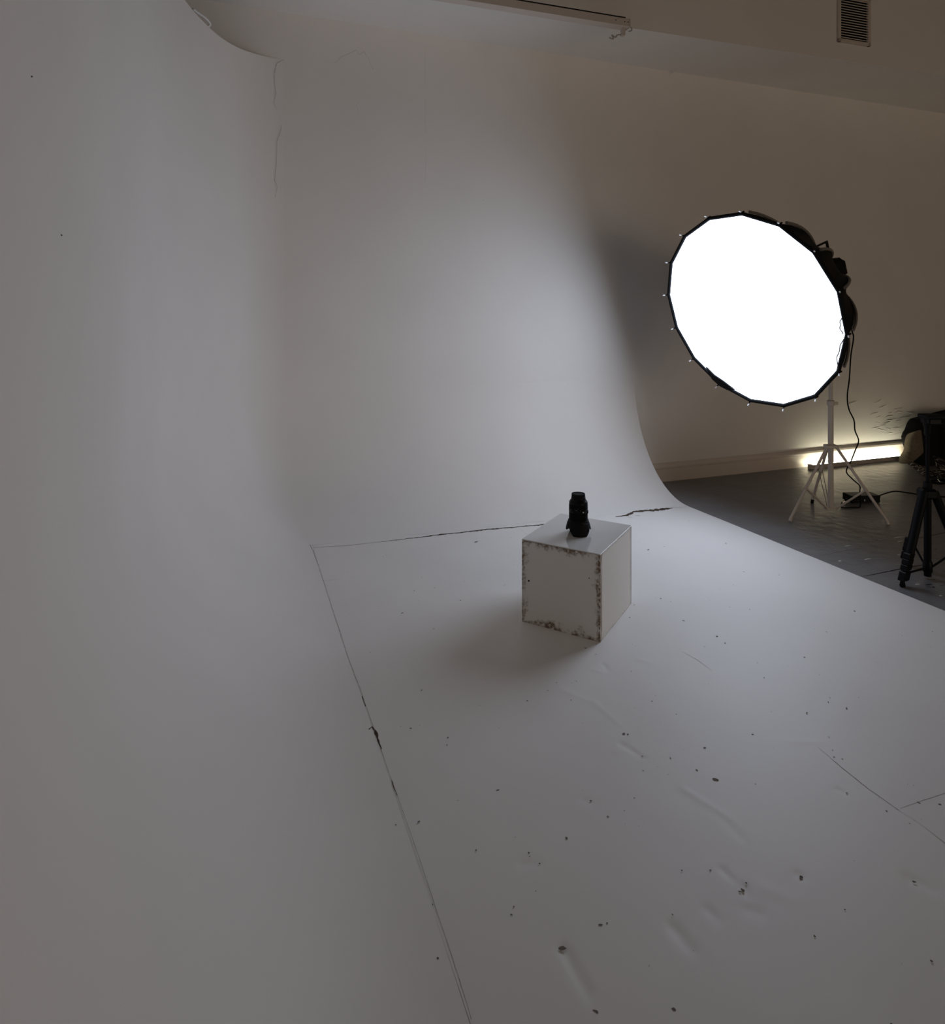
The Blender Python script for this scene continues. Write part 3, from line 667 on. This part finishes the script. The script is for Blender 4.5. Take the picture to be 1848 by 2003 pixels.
hang = [lt, dpt(1664, 640, Dp-.05), dpt(1669, 660, Dp-.05), dpt(1664, 695, Dp-.03), dpt(1661, 740, Dp), dpt(1657, 775, Dp), dpt(1660, 800, Dp), dpt(1670, 822, Dp), dpt(1672, 842, Dp), dpt(1679, 862, Dp+.03), dpt(1672, 882, Dp+.05), dpt(1664, 902, Dp+.07), dpt(1655, 922, Dp+.08), dpt(1667, 937, Dp+.06), dpt(1681, 950, Db), dpt(1681.5, 962, Db-.02), onz(1682, 992)+UP*.006, onz(1670, 994)+UP*.006, onz(1650, 995)+UP*.006, onz(1645, 992)+UP*.006, onz(1647, 985)+UP*.008, dpt(1655, 978, pA.dot(FWD))]
cb = thing('power_cable', onz(1660, 994), 'thin black cable hanging from the softbox light to the floor', 'cable')
MB().tube(spline(hang, 6), .0042, 7).build('cord', 'rubber', cb, smooth=180)
pe = hang[-1]; e2 = pA+pn*.03+UP*(ph*.55)
MB().tube([pe, pe.lerp(e2, .45)], [.009, .009], 8).build('plug', 'black', cb, smooth=60)
MB().tube([pe.lerp(e2, .45), e2], .0045, 7).build('plug_lead', 'rubber', cb, smooth=60)
MB().tube([hang[-2], hang[-2].lerp(pe, .6)], .007, 8).build('plug_collar', 'silver', cb, smooth=60)
m0 = pB+pn*.05+UP*(ph*.6)
mc = [m0, onz(1745, 967)+UP*.02, onz(1768, 966)+UP*.012, onz(1797, 969)+UP*.006, onz(1830, 972)+UP*.005, onz(1880, 974)+UP*.005, onz(1990, 968)+UP*.005]
me_ = thing('mains_cable', onz(1760, 967), 'black mains cable running from the power supply across the floor', 'cable')
MB().tube(spline(mc, 6), .0045, 7).build('cord', 'rubber', me_, smooth=180)
MB().tube([m0-pdn*.005, m0+pdn*.03], .008, 8).build('plug', 'black', me_, smooth=60)
# ================================================================== TUBE LIGHT LYING BY THE BASEBOARD
ta = onz(1583, 911.5, .018); TY = ta.y-.03; tx0 = ta.x-.02; tx1 = tx0+1.17
tl = thing('tube_light', (tx0, TY, 0), 'glowing tube light lying on the floor against the baseboard', 'tube light')
mb = MB(); pr = [(-.015, .002), (.018, .002), (.018, .006), (-.010, .006), (-.010, .036), (-.015, .036)]
vs = [(x, TY+p[0], p[1]) for x in (tx0, tx1) for p in pr]; n = 6
mb.add(vs, [(i, (i+1) % n, n+(i+1) % n, n+i) for i in range(n)]+[tuple(range(n-1, -1, -1)), tuple(range(n, 2*n))])
mb.build('housing', 'vent', tl)
MB().tube([(tx0+.02, TY+.004, .026), (tx1-.02, TY+.004, .026)], .0105, 10).build('glowing_tube', 'tubelit', tl, smooth=60)
for x in (tx0, tx1): MB().rbox((x, TY, .02), (.03, .042, .038), .004).build('end_cap', 'vent', tl)
# ================================================================== BLACK TRIPOD
TD = 3.18*1.0
TD = 3.00
f_left = onz(1765, 1148); TD = f_left.dot(FWD)+.10
TB = RIGHT*((1814-CX)/F*TD)+FWD*TD
def tz(y): return CAM_H-(y-HZ)*TD/F
tr = thing('tripod', TB, 'small black folding camera tripod on the grey floor', 'tripod')
MB().tube([TB+UP*max(tz(1128), .012), TB+UP*tz(955)], .0160, 14).build('centre_tube', 'blackmetal', tr, smooth=60)
MB().tube([TB+UP*tz(950), TB+UP*tz(852)], .009, 12).build('column', 'blackmetal', tr, smooth=60)
MB().lathe([(.018, -.02), (.02, -.015), (.02, .015), (.013, .02)], TB+UP*tz(949), UP, 16).build('column_lock', 'black', tr, smooth=40)
MB().rbox(TB+UP*tz(965)-RIGHT*.004, (.075, .06, .05), .01, (RIGHT, FWD, UP)).build('shoulder', 'black', tr)
MB().lathe([(.017, -.03), (.021, -.02), (.021, .02), (.017, .028)], TB+UP*tz(1108), UP, 16).build('spreader_hub', 'black', tr, smooth=40)
hubz = tz(1110); lat = (f_left-TB); lat.z = 0; r0 = lat.length; a_l = math.atan2(lat.y, lat.x)
for k in range(3):
    v_ = (lat, RIGHT*.19-FWD*.02, FWD*.17+RIGHT*.004)[k]; rr = v_.length; dn = v_.normalized(); top = TB+dn*.03+UP*tz(962); ft_ = TB+dn*rr
    lg = MB().tube([top, top.lerp(ft_, .72)], [.0195, .0175], 12).build('leg', 'blackmetal', tr, smooth=60)
    MB().tube([top.lerp(ft_, .70), top.lerp(ft_, .93)], .014, 12).build('lower_section', 'blackmetal', lg, smooth=60)
    sdd = dn.cross(UP)
    for t in (.67, .73, .79, .88):
        p = top.lerp(ft_, t); MB().rbox(p+dn*.008, (.044, .034, .030 if t < .85 else .046), .004, (dn, sdd, (top-ft_).normalized())).build('leg_lock', 'black', lg)
    MB().lathe([(.011, -.016), (.013, -.010), (.010, .006), (.006, .02)], ft_+UP*.0165, UP, 14).build('rubber_foot', 'rubber', lg, smooth=40)
    MB().tube([top.lerp(ft_, .66 if k else .86), TB+dn*.015+UP*hubz], .005, 8).build('spreader_arm', 'blackmetal', tr, smooth=60)
hz0 = tz(852)
MB().lathe([(.012, 0), (.016, .01), (.014, .03), (.019, .05), (.02, .085), (.014, .095)], TB+UP*hz0, UP, 18).build('pan_head', 'black', tr, smooth=40)
hp_ = TB+UP*tz(823)+RIGHT*.015
MB().rbox(hp_, (.06, .07, .03), .005, (RIGHT, FWD, UP)).build('tilt_block', 'black', tr)
MB().rbox(TB+UP*tz(814)+RIGHT*.02, (.095, .075, .018), .004, (RIGHT, FWD, UP)).build('camera_plate', 'blackmatte', tr)
hs = TB+UP*tz(826)+RIGHT*.04
MB().tube([hs, hs+RIGHT*.10+FWD*.03-UP*.03, hs+RIGHT*.24+FWD*.06-UP*.09], [.006, .006, .010], 10).build('pan_handle', 'black', tr, smooth=60)
# ================================================================== HEAP: RUG AND BAG
rg = thing('patterned_rug', onz(1775, 915), 'crumpled black rug with cream scrolls and a tan backing', 'rug')
ry = lambda x, y, Y: ony(x, y, Y)
rowsR = []
flap = [((1755, 907), (1776, 909), (1792, 900), (1800, 892), (1808, 886)), ((1756, 898), (1774, 897), (1790, 890), (1799, 884), (1807, 878)), ((1758, 890), (1772, 887), (1788, 880), (1798, 873), (1806, 868)),
        ((1766, 884), (1774, 878), (1788, 870), (1797, 864), (1805, 859)), ((1767, 868), (1776, 866), (1790, 860), (1797, 855), (1804, 852)), ((1769, 856), (1778, 854), (1790, 850), (1797, 848), (1803, 846)), ((1773, 848), (1780, 846), (1792, 843), (1797, 842), (1803, 840))]
for i, r in enumerate(flap):
    rowsR.append([ry(x, y, (3.93, 3.84, 3.80, 3.81, 3.84)[j]+(.012*math.sin(i*1.3+j))) for j, (x, y) in enumerate(r)])
for p in rowsR[0]: p.z = max(p.z, .004)
fz = MB().grid(rowsR).build('folded_flap', 'tan', rg, smooth=180, solid=.008, sub=2); fz['label'] = 'tan backing of the turned-up rug edge'
rowsR = []
gA = [onz(1772, 908), onz(1790, 920), onz(1808, 936), onz(1836, 938), onz(1880, 934)]
gB = [onz(1782, 903), onz(1800, 912), onz(1816, 922), onz(1848, 922), onz(1890, 918)]
for i in range(9):
    t = i/8; row = []
    for j in range(17):
        k = j/16*4; a = int(min(k, 3.999)); f = k-a
        p = gA[a].lerp(gA[a+1], f).lerp(gB[a].lerp(gB[a+1], f)+Vector((.1, .35, 0))*0, t)
        p.z = .012+.028*(1-abs(2*t-1))*(.6+.4*math.sin(j*1.1)); row.append(p)
    rowsR.append(row)
MB().grid(rowsR).build('floor_part', 'rug', rg, smooth=180, solid=.008, sub=1)
rowsR = []
for i in range(7):
    t = i/6; row = []
    for j in range(9):
        s = j/8; p = atd(1822+8*t+(s*70), 893+24*t+s*26-6*t*s, 4.9-.25*t)
        p += UP*.03*math.sin(math.pi*t); row.append(p)
    rowsR.append(row)
MB().grid(rowsR).build('turned_fold', 'rug', rg, smooth=180, solid=.01, sub=1)
BY = 3.96
bgp = ony(1822, 880, BY); bgp.z = 0
bg = thing('equipment_bag', bgp, 'bulky black equipment bag leaning behind the tripod', 'bag')
lev = [(925, 1790), (905, 1786), (885, 1780), (868, 1774), (856, 1772), (848, 1775), (842, 1778.5), (832, 1781.5), (825, 1784), (820, 1786.5)]
rowsB = []
for i, (py, px) in enumerate(lev):
    L = ony(px, py, BY); t = i/(len(lev)-1); row = []; xl = L.x-bgp.x; xr = .75; zz = max(L.z, .004); hd_ = .085*(1-.35*t**5)
    for j in range(49):
        a = 2*math.pi*j/48; c, s2 = math.cos(a), math.sin(a); e = .4
        x = (xl+xr)/2+(xr-xl)/2*math.copysign(abs(c)**e, c); y = hd_*math.copysign(abs(s2)**e, s2)+.010*math.sin(11*x+3*t)*(1 if s2 < 0 else 0)
        hump = t**3*(.055*max(0, min(1, (x+.05)/.18))*(.8+.2*math.sin(9*x)))
        row.append(bgp+Vector((x, y, zz+hump)))
    rowsB.append(row)
mb = MB().grid(rowsB); k = (len(lev)-1)*49
mb.f.append(tuple(k+j for j in range(48)))
mb.build('bag_body', 'cloth', bg, smooth=60)
MB().tube(spline([bgp+Vector((.02, -.06, .42)), bgp+Vector((.07, -.08, .465)), bgp+Vector((.2, -.08, .475)), bgp+Vector((.28, -.06, .44))], 6), .012, 8).build('carry_handle', 'cloth', bg, smooth=180)
for x in (-.02, .24): MB().tube(spline([bgp+Vector((x, -.075, .38)), bgp+Vector((x+.02, -.105, .25)), bgp+Vector((x, -.1, .08))], 6), .007, 6).build('strap', 'rubber', bg, smooth=180)
MB().rbox(bgp+Vector((0, -.106, .25)), (.03, .008, .022), .002).build('buckle', 'black', bg)
mc2 = thing('coiled_cable', onz(1832, 945), 'short coil of black cable with a shiny plug on the floor', 'cable')
cc = onz(1838, 946)
MB().tube([cc+Vector((.07*math.cos(t)*(1+.08*math.sin(3*t)), .05*math.sin(t), .006+.004*(t/6.28)*2)) for t in np.linspace(0, 4.2*math.pi, 60)], .005, 7).build('coil', 'rubber', mc2, smooth=180)
MB().tube([onz(1834, 943)+UP*.02, onz(1841, 948)+UP*.012], .004, 8).build('plug', 'silver', mc2, smooth=60)
